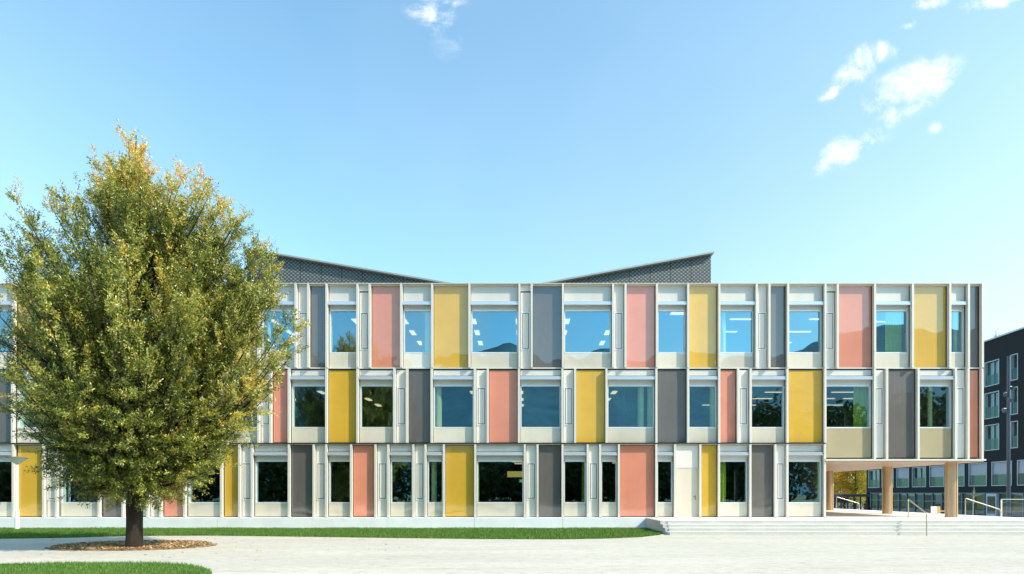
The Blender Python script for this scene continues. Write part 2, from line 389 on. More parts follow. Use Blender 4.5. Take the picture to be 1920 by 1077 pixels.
tag(fast_mesh('fallen_leaves', V, 4, DRY, RNG.uniform(0, 1, k)), 'dry brown fallen leaves scattered around the tree trunk', 'leaves', kind='stuff')

# ------------------------------------------------------------------ main building
B = empty('school_building', (0, D, 0), 'long three storey building with yellow, coral and grey facade panels', 'building')
W_, C_, Y_, G_, V_, DR = 'window', 'coral', 'yellow', 'grey', 'vent', 'door'
row3 = [(-150, C_), (-92, V_), (-47, W_), (24, Y_), (69, V_), (93, W_), (163, C_), (221, W_), (291, G_), (326, V_), (350, W_), (420, Y_), (484, W_), (554, V_), (577.5, G_), (612, W_), (670, 'slot'), (693, C_), (752, W_), (810, Y_),
        (880, W_), (974, 'slot'), (997, G_), (1055.6, W_), (1149.7, V_), (1173, C_), (1232, W_), (1290.5, Y_), (1349, W_), (1419, V_), (1443, G_), (1478, W_), (1548, 'slot'), (1571, C_), (1641, W_), (1712, Y_), (1782, W_), (1817, G_), (1843, None)]
row2 = [(-150, Y_), (-92, W_), (-36, G_), (22, W_), (104, V_), (127, Y_), (186, W_), (250, C_), (297, W_), (355, G_), (390, V_), (413, W_), (484, V_), (506.5, C_), (541, W_), (611.4, Y_), (669.8, W_), (739, V_), (762.8, G_), (809, W_),
        (890, V_), (914.4, C_), (973, W_), (1054.6, V_), (1078.6, Y_), (1137.4, W_), (1231, G_), (1290.6, W_), (1349, C_), (1384.6, V_), (1408, W_), (1477, Y_), (1548, W_), (1641, V_), (1664, G_), (1723, W_), (1793, V_), (1816.7, C_), (1843, None)]
row1 = [(-150, G_), (-92, V_), (-60, W_), (23, Y_), (80, V_), (104, W_), (184, G_), (229, W_), (275.7, V_), (300, C_), (345, W_), (414, Y_), (448, V_), (471.5, W_), (541, G_), (587.6, V_), (611, W_), (657.8, C_), (703.6, V_), (727.5, W_),
        (774.6, V_), (797.5, W_), (832, Y_), (891, W_), (984, V_), (1008, G_), (1055, W_), (1102, V_), (1125.3, W_), (1160.6, C_), (1231, W_), (1266, DR), (1313.5, Y_), (1348.6, W_), (1407.5, G_), (1454.5, V_), (1477, W_), (1547.3, None)]
FW = .049                                                   # half a fin
ZR = {3: (Z(689.5), Z(531)), 2: (Z(831.5), Z(691)), 1: (Z(971), Z(833))}
ZOV = Z(861.5)
PMAT = {C_: COR, Y_: YEL, G_: GRY}
PLAB = {C_: 'coral pink ribbed panel', Y_: 'mustard yellow ribbed panel', G_: 'dark grey ribbed panel'}
def module(row, xa, xb, kind, zb, zt):
    x0, x1 = xa+FW, xb-FW
    over = row == 2 and xa > 14.0
    if over: zb = ZOV+.04
    if kind in PMAT:
        mb = MB(); mb.box(x0, x1, D+.22, D+.27, zb+.06, zt-.05); mb.build('facade_panel', PMAT[kind], B, label=PLAB[kind])
        return
    if kind in (V_, 'slot'):
        zf0, zf1 = zt-(3.10 if row > 1 else 3.06), zt-1.30
        if row == 3: zf0, zf1 = Z(655), Z(583)
        if row == 2: zf0, zf1 = Z(797), Z(725)
        if row == 1: zf0, zf1 = Z(938), Z(867)
        mb = MB()
        if kind == 'slot':
            zs = Z(545.5); mb.box(x0, x1, D+.19, D+.24, zb+.04, zs-.02); mb.box(x0, x1, D+.15, D+.22, zs+.035, zt-.04)
        else: mb.box(x0, x1, D+.19, D+.24, zb+.04, zt-.04)
        v = mb.build('vent_panel', VEN, B)
        if kind == 'slot': MB().box(x0, x1, D+.25, D+.27, zs-.1, zs+.1).build('slot', GAP, v)
        w = x1-x0
        MB().ring(x0+.03, x1-.03, zf0, zf1, .055, D+.165, D+.188).build('hatch_frame', FRM, v)
        MB().box(x0+.114, x1-.114, D+.176, D+.187, zf0+.084, zf1-.084).build('hatch', VEN, v)
        MB().box(x0+.086, x1-.086, D+.1875, D+.189, zf0+.056, zf1-.056).build('hatch_seal', GAP, v)
        return
    if kind == DR:
        MB().box(x0, x1, D+.17, D+.24, zb+2.37, zt-.04).build('door_panel', VEN, B)
        dm = mat_paint('door_paint', (.66, .57, .455, 1), .45, .05, .02)
        d = MB().box(x0+.06, x1-.06, D+.18, D+.23, zb+.02, zb+2.35).build('door', dm, B, label='cream flush metal door beside the steps')
        MB().ring(x0+.005, x1-.005, zb+.0, zb+2.365, .05, D+.165, D+.24).build('frame', ALU, d)
        h = MB(); hx, hz_ = x1-.15, zb+.98
        h.tube([(hx, D+.18, hz_), (hx, D+.12, hz_), (hx-.13, D+.12, hz_)], .012, 8); h.box(hx-.02, hx+.02, D+.17, D+.18, hz_-.14, hz_+.06)
        h.build('handle', mat_paint('handle_steel', (.25, .2, .14, 1), .3, .9), d)
        hg = MB()
        for q in (.35, 1.15, 2.0, 2.2): hg.tube([(x0+.06, D+.165, zb+q), (x0+.06, D+.165, zb+q+.1)], .014, 8)
        hg.build('hinges', ALU, d); return
    # window: blind board + cassette, frame, pane, spandrel
    if row == 3: c0, c1, f1, g1, g0 = Z(570.5), Z(564.5), Z(572), Z(581), Z(658.5)
    if row == 2: c0, c1, f1, g1, g0 = Z(711), Z(705), Z(713), Z(723), Z(800)
    if row == 1: c0, c1, f1, g1, g0 = Z(853.5), Z(847.5), Z(856), Z(865.5), Z(942)
    sb = zb+.05
    fr = MB(); w = .07
    fr.box(x0, x0+w, D+.24, D+.36, g0-.06, g1+.03); fr.box(x1-w, x1, D+.24, D+.36, g0-.06, g1+.03)
    fr.box(x0+w, x1-w, D+.24, D+.36, g1-.0, g1+.06); fr.box(x0+w, x1-w, D+.22, D+.36, g0-.06, g0)
    win = fr.build('window', FRM, B)
    MB().quad((x0+w-.01, D+.31, g0-.01), (x1-w+.01, D+.31, g0-.01), (x1-w+.01, D+.31, g1+.01), (x0+w-.01, D+.31, g1+.01)).build('pane', PANE, win)
    MB().box(x0, x1, D+.255, D+.30, g1+.062, c1+.05).box(x0, x1, D+.235, D+.255, f1-.10, f1-.085).build('blind_board', TOPB, win)
    MB().box(x0, x1, D+.205, D+.26, c1+.052, zt-.04).build('header', TOPB, win)
    bb = MB(); hgt = c1-c0
    bb.prism([(x0+.015, c0), (x1-.015, c0), (x1-.015, c1), (x0+.015, c1)], D+.06, D+.20)
    bb.box(x0+.01, x1-.01, D+.04, D+.075, c0-.012, c0+.045)
    bb.build('blind_box', BLB, win)
    MB().box(x0+.01, x1-.01, D+.225, D+.26, sb, g0-.062).build('spandrel', SPW if over else SPN, win)
for row, mods in ((3, row3), (2, row2), (1, row1)):
    zb, zt = ZR[row]
    for i in range(len(mods)-1):
        xa, xb = X(mods[i][0]), X(mods[i+1][0])
        module(row, xa, xb, mods[i][1], zb, zt)
    for i, (px, _) in enumerate(mods):
        x = X(px); z0 = zb
        if row == 2 and x > 14.2: z0 = ZOV
        out = {3: 0.0, 2: .012, 1: .02}[row]
        fb = MB().box(x-FW, x+FW, D+out, D+.30, z0+.005, zt-.005)
        fo = fb.build('fin', ALU, B)
        MB().box(x-FW-.014, x-FW, D+.17, D+.22, z0+.05, zt-.05).box(x+FW, x+FW+.014, D+.17, D+.22, z0+.05, zt-.05).build('gasket_shade', GAP, fo)  # dark strips: gasket plus the shade along the fin's side, as colour
xl, xr = X(-150)-.06, X(1843)+FW+.02
# ledges and roof edge
MB().box(xl, xr, D+.13, D+.5, Z(534.5), Z(531)).box(xl, xr, D-.004, D+.12, Z(532), Z(531)).build('roof_edge', ALU, B)
lg = MB().box(xl, xr, D+.15, D+.33, Z(690.3), Z(688.0)).build('ledge', ALU, B); MB().box(xl, xr, D+.19, D+.30, Z(692.4), Z(690.35)).build('joint', GAP, lg)
lg = MB().box(xl, X(1549), D+.15, D+.33, Z(834), Z(832.0)).build('ledge', ALU, B); MB().box(xl, X(1549), D-.002, D+.30, Z(831.95), Z(830.6)).build('joint', GAP, lg)
MB().box(X(1549)-.06, xr+.05, D-.05, D+.33, Z(864.3), Z(861.2)).build('ledge', ALU, B)
# vertical joints in the foot strip
MB().box(xl, X(1549)+.06, D+.02, D+.33, Z(971.8), Z(970)).build('base_rail', ALU, B)
# slabs, inner walls, end walls
BACK = 46.0
sl = MB(); xe = X(1843)-.02; xg = X(1547.3)
for z0, z1, xx in ((Z(692)-.02, Z(692)+.35, xe), (10.66, 11.35, xe), (3.42, 4.05, xg)): sl.box(xl, xx, D+.34, BACK, z0, z1)
sl.box(xl, xg, D+.34, BACK, .3, .5); sl.box(xg+.005, xe, D+.34, BACK, ZOV-.005, 4.05)
sl.box(xl, xe, D+.34, 41, 7.15, 7.49)
sl.build('floor_slab', CONC_IN, B)
iw = MB()
for z0, z1, xx in ((.5, 3.42, xg-.1), (4.05, 7.15, xe-.1), (7.86, 10.66, xe-.1)): iw.box(xl, xx, 40.0, 40.2, z0, z1)
for px, zz in ((530, 4.05), (780, 7.86), (960, 4.05), (1230, 7.86), (1540, 4.05), (1180, 4.05), (700, .5), (1330, .5), (560, 7.86), (1660, 7.86)):
    h = 3.42 if zz < 1 else zz+3.0; iw.box(X(px), X(px)+.12, D+1.6, 40, zz, min(h, zz+2.8))
iw.build('interior_wall', INW, B)
MB().box(xl-.12, xl-.005, D+.32, BACK, .3, Z(533)).build('end_wall', VEN, B)
MB().box(xe, xr-.01, D+.34, BACK, ZOV-.05, Z(533)).box(xg-.02, xg+.05, D+.34, BACK, .5, ZOV-.02).build('end_wall', VEN, B)
MB().box(xl, xe-.01, D+.50, BACK-.01, 11.36, 11.42).build('roof', mat_paint('roof_felt', (.2, .2, .2, 1), .9), B)
# interior columns and curtains seen through the panes
GRN = mat_paint('interior_column_paint', (.80, .92, .70, 1), .7)
LIM = mat_paint('lime_curtain', (.55, .70, .12, 1), .8)
for a0, a1, fl, m_ in ((815, 828, 2, GRN), (1196, 1208, 2, GRN), (1214, 1229, 2, GRN), (1332, 1345, 2, GRN), (1352, 1362, 3, GRN), (808, 819, 1, GRN), (892, 899, 1, LIM), (1091, 1101, 1, LIM), (1350, 1361, 1, LIM), (1531, 1541, 1, LIM), (1600, 1632, 2, LIM),
                      (1742, 1750, 2, GRN), (1790, 1797, 3, GRN), (618, 622, 3, GRN), (549, 551.5, 2, GRN), (676, 678, 2, GRN), (28, 48, 2, GRN), (112, 120, 1, GRN), (796, 806, 3, GRN), (1660, 1690, 3, LIM), (500, 506, 3, GRN)):
    Yc = D+.46; z0, z1 = {1: (.5, 3.42), 2: (4.05, 7.15), 3: (7.86, 10.66)}[fl]
    xa, xb = X(a0, Yc), X(a1, Yc)
    if m_ is LIM:
        n = max(4, int((xb-xa)/.06)); pts = [(xa+(xb-xa)*i/n, Yc+.05*(i % 2)) for i in range(n+1)]; mb = MB()
        for (p, q), (p2, q2) in zip(pts[:-1], pts[1:]): mb.quad((p, q, z0+.02), (p2, q2, z0+.02), (p2, q2, z1-.02), (p, q, z1-.02))
        mb.build('curtain', m_, B)
    else: MB().lathe((xa+xb)/2, Yc+.1, [((xb-xa)/2, z0), ((xb-xa)/2, z1)], 16).build('interior_column', m_, B, True)
# ceiling lights
def light(x0, x1, y0, y1, z): MB().box(x0, x1, y0, y1, z-.05, z-.02).build('ceiling_light', LAMP, B)
for x in (-20.6, -15.6, -13.2, -10.85, -8.9, -6.35, -2.75, -.42, 2.12, 4.52):
    for y in (31.2, 33.4, 35.7): light(x-.13, x+.13, y-.45, y+.45, 10.65)
for x in (10.5, 14.6): 
    for y in (30.8, 33.2, 35.6): light(x, x+1.2, y-.08, y+.08, 10.65)
light(7.2, 8.3, 29.6, 30.0, 10.65); light(17.8, 19.0, 31.2, 31.3, 10.65)
for x in (-16, -13.5, -11.1, -9.2, -6.8, -2.9, -.3, 2.2, 4.75):
    for y in (32.4, 34.8, 37.1): light(x-.13, x+.13, y-.42, y+.42, 7.14)
for x in (10.9, 12.9, 16.5, 18.3):
    for y in (32.3, 34.5, 37): light(x, x+1.3, y-.06, y+.06, 7.14)
for x, y in ((-6.6, 32), (-.5, 33), (-.4, 35), (-1.0, 31.2), (3.7, 33), (3.9, 31), (5.2, 34)): light(x-.3, x+.3, y-.12, y+.12, 3.41)
# ground floor details behind the panes
MB().box(X(951, 29.6), X(984, 29.6), 29.6, 29.7, Z(895, 29.6), Z(884, 29.6)).build('light_screen', emit('warm_screen', (.9, .75, .25, 1), .55), B)
es = MB().box(X(973, 29.5), X(982, 29.5), 29.5, 29.55, Z(905, 29.5), Z(899, 29.5)).build('exit_sign', emit('sign_green', (.05, .45, .15, 1), .6), B)
rm = MB(); ex, ez, ey = X(976.5, 29.5), Z(902, 29.5), 29.49   # running figure and doorway
rm.box(ex-.02, ex+.02, ey, ey+.008, ez-.01, ez+.035); rm.box(ex-.045, ex-.02, ey, ey+.008, ez-.045, ez-.02); rm.box(ex+.01, ex+.03, ey, ey+.008, ez-.055, ez-.01); rm.box(ex-.012, ex+.012, ey, ey+.008, ez+.04, ez+.06)
rm.box(ex+.06, ex+.11, ey, ey+.008, ez-.06, ez+.06); rm.build('pictogram', emit('sign_white', (.8, .9, .8, 1), .8), es)
bs = MB().box(X(118, 29.4), X(184, 29.4), 29.4, 29.45, Z(945, 29.4), Z(905, 29.4)).build('poster', mat_paint('blue_poster', (.01, .12, .65, 1), .5), B, label='bright blue poster with yellow marks behind the window')
ym = MB()
for k in range(8): 
    zz = Z(911+4*k, 29.4); ym.box(X(147, 29.4), X(152-(k % 3), 29.4), 29.385, 29.395, zz-.04, zz+.03); ym.box(X(139, 29.4), X(141.5, 29.4), 29.385, 29.395, zz-.03, zz+.01)
ym.build('marks', mat_paint('yellow_marks', (.7, .7, .05, 1), .5), bs)
# a few tables and boards inside
tb = MB()
for px, y, w in ((1570, 33, 1.4), (1380, 30.5, 1.1), (850, 34, 1.2), (1000, 33, 1.2)):
    x = X(px, y); z0 = .5 if px == 1380 else 4.05; tb.box(x-w/2, x+w/2, y, y+.6, z0+.7, z0+.74)
    for q in (-1, 1): tb.box(x+q*(w/2-.05)-.02, x+q*(w/2-.05)+.02, y+.05, y+.55, z0, z0+.7)
tb.build('interior_tables', mat_paint('table_wood', (.4, .3, .18, 1), .5), B)

# foot wall under the facade (precast plinth)
pj = [-60, 40, 279, 411, 576, 587, 727, 890, 1055, 1231]
for a0, a1 in zip(pj[:-1], pj[1:]):
    MB().box(X(a0, 27.9)+.006, X(a1, 27.9)-.006, 27.75, D+.3, -.05, .495).build('plinth', PLI, B)
MB().box(X(-60), X(1231), 27.78, D+.3, -.05, .48).build('plinth_joint', GAP, B)

# soffit and columns of the overhang
M = Mat('soffit_wood'); a = M.noise(3, 5, .6, stretch=(.3, 6, 1)); 
sp = M.n('ShaderNodeSeparateXYZ'); M.link(M.pos(), sp.inputs[0]); ln = M.math('GREATER_THAN', M.math('SINE', M.math('MULTIPLY', sp.outputs[1], 21.0)), .93)
col = M.mix(M.math('MULTIPLY', ln, .5), M.ramp(a, [(.3, (.46, .27, .16, 1)), (.7, (.66, .44, .30, 1))]), (.16, .09, .05, 1))
SOFF = M.done(M.pr(col, .35, .2))
MB().box(xg+.01, xr-.03, D+.0, BACK, ZOV-.12, ZOV-.07).build('soffit', SOFF, B)
M = Mat('bronze_column'); a = M.noise(2.5, 4, .5, stretch=(1, 1, .15))
BRZ = M.done(M.pr(M.ramp(a, [(.3, (.50, .33, .19, 1)), (.7, (.62, .43, .27, 1))]), .33, .45))
for cx_, cy_, r in ((20.45, 28.75, .265), (20.3, 33.6, .255), (20.45, 40.3, .25)):
    c = MB().lathe(cx_, cy_, [(r, .5), (r, ZOV-.12)], 32).build('column', BRZ, B, True)
    MB().box(cx_+.07, cx_+.078, cy_-r-.002, cy_-r+.02, .51, ZOV-.13).build('seam', GAP, c)

# roof monitors: sloping plant rooms in expanded metal
M = Mat('expanded_metal'); sp = M.n('ShaderNodeSeparateXYZ'); M.link(M.pos(), sp.inputs[0])
xs = M.math('MULTIPLY', sp.outputs[0], 1/.12); zs_ = M.math('MULTIPLY', sp.outputs[2], 1/.10)
u1 = M.math('ADD', xs, zs_); u2 = M.math('SUBTRACT', xs, zs_)
a = M.math('SINE', M.math('MULTIPLY', xs, math.pi)); b = M.math('SINE', M.math('MULTIPLY', zs_, math.pi))
p = M.math('MULTIPLY', a, b)
hi = M.math('MULTIPLY', M.math('SUBTRACT', p, .05), 2.2, None, True)
strand = M.math('SUBTRACT', 1.0, M.math('MULTIPLY', M.math('ABSOLUTE', u1 and a), 2.6, None, True))
seam = M.math('LESS_THAN', M.math('FRACT', M.math('MULTIPLY', sp.outputs[0], 1/1.17)), .03)
nzv = M.noise(9, 3)
bright = M.math('MULTIPLY', hi, M.math('MULTIPLY_ADD', nzv, 1.2, .3))
col = M.mix(bright, (.06, .07, .07, 1), (.30, .325, .31, 1)); col = M.mix(M.math('MULTIPLY', strand, .35), col, (.3, .33, .32, 1)); col = M.mix(seam, col, (.02, .025, .025, 1))
rib = M.math('SINE', M.math('MULTIPLY', sp.outputs[0], math.tau/.185)); col = M.mix(M.math('MULTIPLY', M.math('MULTIPLY_ADD', rib, .5, .5), .30), col, (.04, .05, .05, 1))
MESHM = M.done(M.pr(col, .6, .2))
RY = 34.0
COPE = mat_paint('coping', (.36, .38, .36, 1), .5, .3)
def monitor(p_low, p_hi, y_low, y_hi):
    x0, z0, x1, z1 = X(p_low, RY), Z(y_low, RY), X(p_hi, RY), Z(y_hi, RY)
    k = (z1-z0)/(x1-x0); xb = x0 + (11.3-z0)/k              # run the slope on down to the roof
    bz = 11.3; t = .09
    if x1 > x0: pts = [(xb, bz), (x1, bz), (x1, z1-t)]; cp = [(xb-.3, bz-.3*abs(k)), (x1+.1, z1-t+.1*k), (x1+.1, z1+.1*k), (xb-.3, bz-.3*abs(k)+t)]
    else: pts = [(x1, bz), (xb, bz), (x1, z1-t)]; cp = [(x1-.1, z1-t-.1*k), (xb+.3, bz-.3*abs(k)), (xb+.3, bz-.3*abs(k)+t), (x1-.1, z1-.1*k)]
    m_ = MB().prism(pts, RY, RY+9).build('roof_monitor', MESHM, B, label='sloping rooftop enclosure clad in expanded metal')
    MB().prism(cp, RY-.28, RY+9.2).build('coping', COPE, m_)
monitor(818, 463, 530, 468); monitor(1042, 1333, 530, 475.5)

# ------------------------------------------------------------------ terrace and steps
PX0 = 5.86
st = MB(); lev = [(24.77, .5), (24.31, .375), (23.86, .25), (23.41, .125)]
ter = MB().box(PX0+.02, 60, lev[0][0]+.03, D+.415, -.02, .5-.004).box(xg+.06, 23.3, D+.416, 45.6, LOW, .5-.004)
tag(ter.build('terrace', PLT), kind='structure')
ys = [l[0] for l in lev]
for i, (y, z) in enumerate(lev):
    y1 = D-.3 if i == 0 else ys[i-1]-.002
    if i == 0: y1 = y+.028+.3
    s_x0 = PX0-.08*i
    st.box(s_x0, 60, y, max(y1, y+.1), -.02, z+(.001 if i == 0 else 0))
steps = tag(st.build('steps', STP), kind='structure')
ns = MB()
for i, (y, z) in enumerate(lev): ns.box(PX0-.08*i-.003, 60, y-.012, y+.05, z-.012, z+.006)
tag(ns.build('step_nosing', conc('nosing', (.80, .78, .70, 1), .04)), kind='structure')
ch = MB()
ch.prism([], 0, 0) if False else None
# cheek wall closing the left end of the flight
chk = MB(); pr_ = [(D+.3, 0), (D+.3, .497), (24.80, .497), (24.80, .372), (24.34, .372), (24.34, .247), (23.89, .247), (23.89, .122), (23.44, .122), (23.44, 0)]
n = len(chk.v)
chk.v = [(PX0-.30, y, z) for y, z in pr_]+[(PX0-.002, y, z) for y, z in pr_]; k = len(pr_)
chk.f = [tuple(range(k-1, -1, -1)), tuple(range(k, 2*k))]+[(i, (i+1) % k, k+(i+1) % k, k+i) for i in range(k)]
ck = chk.build('cheek_wall', conc('cheek', (.50, .46, .45, 1), .05)); tag(ck, kind='structure')
# side flight down to the court
sd = MB()
for i in range(12): sd.box(23.3+.32*i, 23.3+.32*(i+1), 29.6, 45.6, LOW, .5-.154*(i+1))
tag(sd.build('side_steps', PLT), kind='structure')

# ------------------------------------------------------------------ handrails
STEEL = mat_paint('handrail_steel', (.58, .50, .40, 1), .32, .7)
def rail(lbl, p0, p1, h=.87, r=.027, zlow=None):
    o = empty('handrail', p0, lbl, 'handrail', 'handrails on the terrace steps')
    a, b = Vector(p0), Vector(p1); up = Vector((0, 0, h)); dr = (b-a).normalized()
    c1 = a+up; c2 = b+up
    MB().tube([c1-Vector((0, 0, .12)), c1-Vector((0, 0, .04))+dr*.01, c1+dr*.05+Vector((0, 0, .01)), c1+dr*.14, c2-dr*.14, c2-dr*.04, c2-Vector((0, 0, .06)), c2-Vector((0, 0, .12))], r, 12).build('top_rail', STEEL, o, True)
    for q in (a, b): 
        po = MB().tube([q, q+Vector((0, 0, h-.10))], r*.9, 12).build('post', STEEL, o, True)
    return o
def at(px, py, z): Y = GY(py, z); return (X(px, Y), Y, z)
rail('bent steel handrail on the front steps left of the large bronze column', at(1703, 972, .5), at(1737.5, 1005.2, .004), .87)
rail('steel handrail sloping down to the right of the nearest bronze column', (23.15, 31.5, .5), (25.0, 31.5, -.1), .88)
rail('far steel handrail in front of the bicycle shelter, under the overhang', (23.0, 44.3, .5), (24.7, 44.3, 0), .88)

# glass balustrade beyond the terrace at the right edge
gb = empty('glass_balustrade', (26, 32.5, LOW), 'clear glass balustrade at the right edge behind the dark mast', 'balustrade')
CLR = glass('clear_glass', .10, (.9, .95, 1, 1), (.86, .93, .92, 1))
zt_ = Z(937, 32.5)
for i in range(5):
    x = X(1878, 32.5)+1.35*i; MB().quad((x+.02, 32.5, -.2), (x+1.31, 32.5, -.2), (x+1.31, 32.5, zt_), (x+.02, 32.5, zt_)).build('glass_panel', CLR, gb)
MB().box(X(1878, 32.5), X(1878, 32.5)+6.8, 32.48, 32.53, zt_, zt_+.03).build('top_rail', FRM, gb)
pb = MB()
for i in range(6): pb.box(X(1878, 32.5)+1.35*i-.02, X(1878, 32.5)+1.35*i+.015, 32.47, 32.54, LOW, zt_)
pb.build('posts', FRM, gb)

# ------------------------------------------------------------------ street lamp
LY = GY(994); lx = X(32, LY)
lamp = empty('street_lamp', (lx, LY, 0), 'slim white street lamp with saucer shaped head on the grass strip', 'lamp')
WHT = mat_paint('white_enamel', (.80, .80, .80, 1), .3, 0, .03)
zt_ = Z(857, LY)
MB().lathe(lx, LY, [(.085, -.02), (.085, .9), (.055, .93), (.05, 3.0-.0)], 20).build('pole', WHT, lamp, True)
MB().lathe(lx, LY, [(.056, 2.96), (.07, 2.97), (.07, 3.03), (.05, 3.04)], 20).build('collar', GAP, lamp, True)
MB().lathe(lx, LY, [(.07, 2.97), (.12, 2.985), (.24, 3.09), (.37, 3.19), (.385, 3.205)], 32).build('shade', mat_paint('lamp_diffuser', (.72, .70, .68, 1), .25), lamp, True)
MB().lathe(lx, LY, [(.395, 3.216), (.40, 3.23), (.30, 3.262), (.12, 3.29), (.02, 3.295)], 32).build('cap', mat_paint('lamp_cap', (.20, .14, .12, 1), .4), lamp, True)

# ------------------------------------------------------------------ trees
BARK_M = Mat('bark'); a = BARK_M.noise(6, 6, .7, stretch=(1, 1, .18)); 
BARK = BARK_M.done(BARK_M.pr(BARK_M.ramp(a, [(.3, (.008, .006, .004, 1)), (.7, (.034, .022, .012, 1))]), .95, bump=a, bstr=1.0, bdist=.06))
def leaf_mat(name, stops, trans=.35, rough=.38, spec=.6):
    M = Mat(name); at = M.n('ShaderNodeAttribute', attribute_name='tone')
    col = M.ramp(at.outputs['Fac'], stops)
    p = M.pr(col, rough, 0, spec); t = M.n('ShaderNodeBsdfTranslucent'); M.link(col, t.inputs[0])
    mx = M.n('ShaderNodeMixShader'); mx.inputs[0].default_value = trans; M.link(p.outputs[0], mx.inputs[1]); M.link(t.outputs[0], mx.inputs[2])
    return M.done(mx)
LEAF = leaf_mat('willow_leaf', [(0, (.022, .034, .005, 1)), (.30, (.12, .155, .014, 1)), (.52, (.29, .31, .026, 1)), (.76, (.70, .66, .22, 1)), (.88, (.72, .50, .05, 1)), (1, (.88, .46, .02, 1))], .22, .36, .6)
def leaves(P, Dr, L, Wd, tone):
    """rhombic leaves at P pointing along Dr"""
    n = len(P); Dr = Dr/np.linalg.norm(Dr, axis=1)[:, None]; r = RNG.normal(size=(n, 3)); s = np.cross(Dr, r); s /= np.linalg.norm(s, axis=1)[:, None]+1e-9
    V = np.zeros((n, 4, 3)); V[:, 0] = P; V[:, 1] = P+Dr*(L*.45)[:, None]+s*(Wd)[:, None]; V[:, 2] = P+Dr*L[:, None]; V[:, 3] = P+Dr*(L*.45)[:, None]-s*Wd[:, None]
    return V
def tree_willow():
    root = empty('tree', (TX, TY, 0), 'broad leafy tree with small yellow green leaves in a bed of dry leaves', 'tree')
    s = F/TY
    def w(px, py, dy=0.0): return np.array([(px-CX)/s, TY+dy, EYE+(CY-py)/s])
    tips = [(255, 236, 0), (238, 250, .4), (272, 250, -.4), (214, 262, .3), (298, 276, -.3), (178, 312, .4), (150, 345, -.4), (200, 300, -.6), (225, 290, .7),
            (75, 335, .3), (30, 362, -.3), (110, 350, .5), (22, 392, .6), (-2, 428, 0), (-12, 445, .8), (20, 470, -.6), (22, 518, .2), (50, 500, 1.2), (0, 570, .4), (-18, 625, -.3), (-25, 690, .4), (-20, 735, .2), (20, 760, -.6), (60, 788, .4), (80, 812, -.5), (90, 850, .2), (105, 885, -.8), (150, 918, .3), (172, 944, -.4), (130, 900, -1.2),
            (415, 332, -.4), (452, 378, .4), (482, 402, -.5), (508, 440, .1), (524, 478, -.3), (532, 540, .1), (440, 372, -1.0), (395, 300, .2), (372, 318, -.5), (345, 322, .6), (318, 335, -.3), (425, 355, .3), (405, 380, -.8), (445, 395, .7), (470, 410, -.3), (495, 432, .3), (512, 455, -.2), (525, 468, .5), (525, 520, .2), (520, 560, -.9), (555, 585, .2), (582, 600, -.2), (570, 635, .3), (560, 660, -.5), (545, 700, .2), (515, 720, -.7), (500, 760, .3), (485, 795, -.3), (462, 828, .4), (440, 850, -.5), (445, 875, -.2), (400, 895, .5), (380, 912, -.6), (350, 930, .2), (318, 958, -.3), (300, 950, -.6), (280, 925, -.9), (215, 915, -1.0), (245, 890, -1.6), (335, 900, -1.2), (190, 880, -1.6)]
    T = [w(a, b, c) for a, b, c in tips]
    for q_ in T:
        d_ = q_-np.array([TX, TY, max(3.5, q_[2]-3)]); q_ -= d_/np.linalg.norm(d_)*.46; q_[2] -= .38 if q_[2] > 11.3 else .12
    # envelope for the inner boughs
    prof = [(238, 248, 262), (265, 222, 290), (300, 212, 305), (325, 195, 330), (370, 140, 395), (400, 95, 415), (440, 65, 455), (480, 45, 485), (560, 30, 515), (640, 22, 535), (720, 30, 500), (790, 100, 448), (850, 132, 400), (900, 165, 355), (940, 210, 300)]
    pz = np.array([EYE+(CY-q[0])/s for q in prof])[::-1]; pl = np.array([(q[1]-CX)/s for q in prof])[::-1]; prr = np.array([(q[2]-CX)/s for q in prof])[::-1]
    upper = [t for t in T if t[2] > 6.8]
    for k in range(330):
        z = RNG.uniform(1.7, 11.5)
        if z > 7.6:                                          # upper crown: fill along the leaders only, leaving notches of sky
            t = upper[int(RNG.integers(0, len(upper)))]; q = RNG.uniform(.45, .95)
            b0 = np.array([TX, TY, max(4.0, t[2]-3.6)])
            p_ = b0*(1-q)+t*q+RNG.normal(0, .28, 3)+np.array([0, RNG.normal(0, 1.3)*(1-q+.25), 0]); T.append(p_); continue
        l, r = np.interp(z, pz, pl), np.interp(z, pz, prr); c = (l+r)/2; a = RNG.uniform(0, math.tau); q = RNG.uniform(.35, .93)**.6
        T.append(np.array([c+(r-l)/2*q*math.cos(a), TY+(r-l)/2*q*math.sin(a)*.92, z]))
    for k in range(46): a = RNG.uniform(0, math.tau); z = RNG.uniform(5.5, 10.9); q = RNG.uniform(.3, 1.1)*min(1, (11.6-z)/2.2); T.append(np.array([TX+q*math.cos(a), TY+q*math.sin(a)-.3, z]))
    br = MB()
    tr = [(TX, TY, -.05), (TX, TY, .12), (TX, TY, .5), (TX+.01, TY, 1.2), (TX+.03, TY, 2.0), (TX+.02, TY, 3.5), (TX-.05, TY+.05, 5.5), (TX+.05, TY, 8), (TX+.02, TY, 10.2), (TX+.05, TY, 12.2)]
    br.tube(tr, [.27, .235, .215, .215, .20, .16, .11, .07, .035, .012], 16)
    P, DD, L_, W_2, TN = [], [], [], [], []
    tz = np.array([q[2] for q in tr]); txx = np.array([q[0] for q in tr])
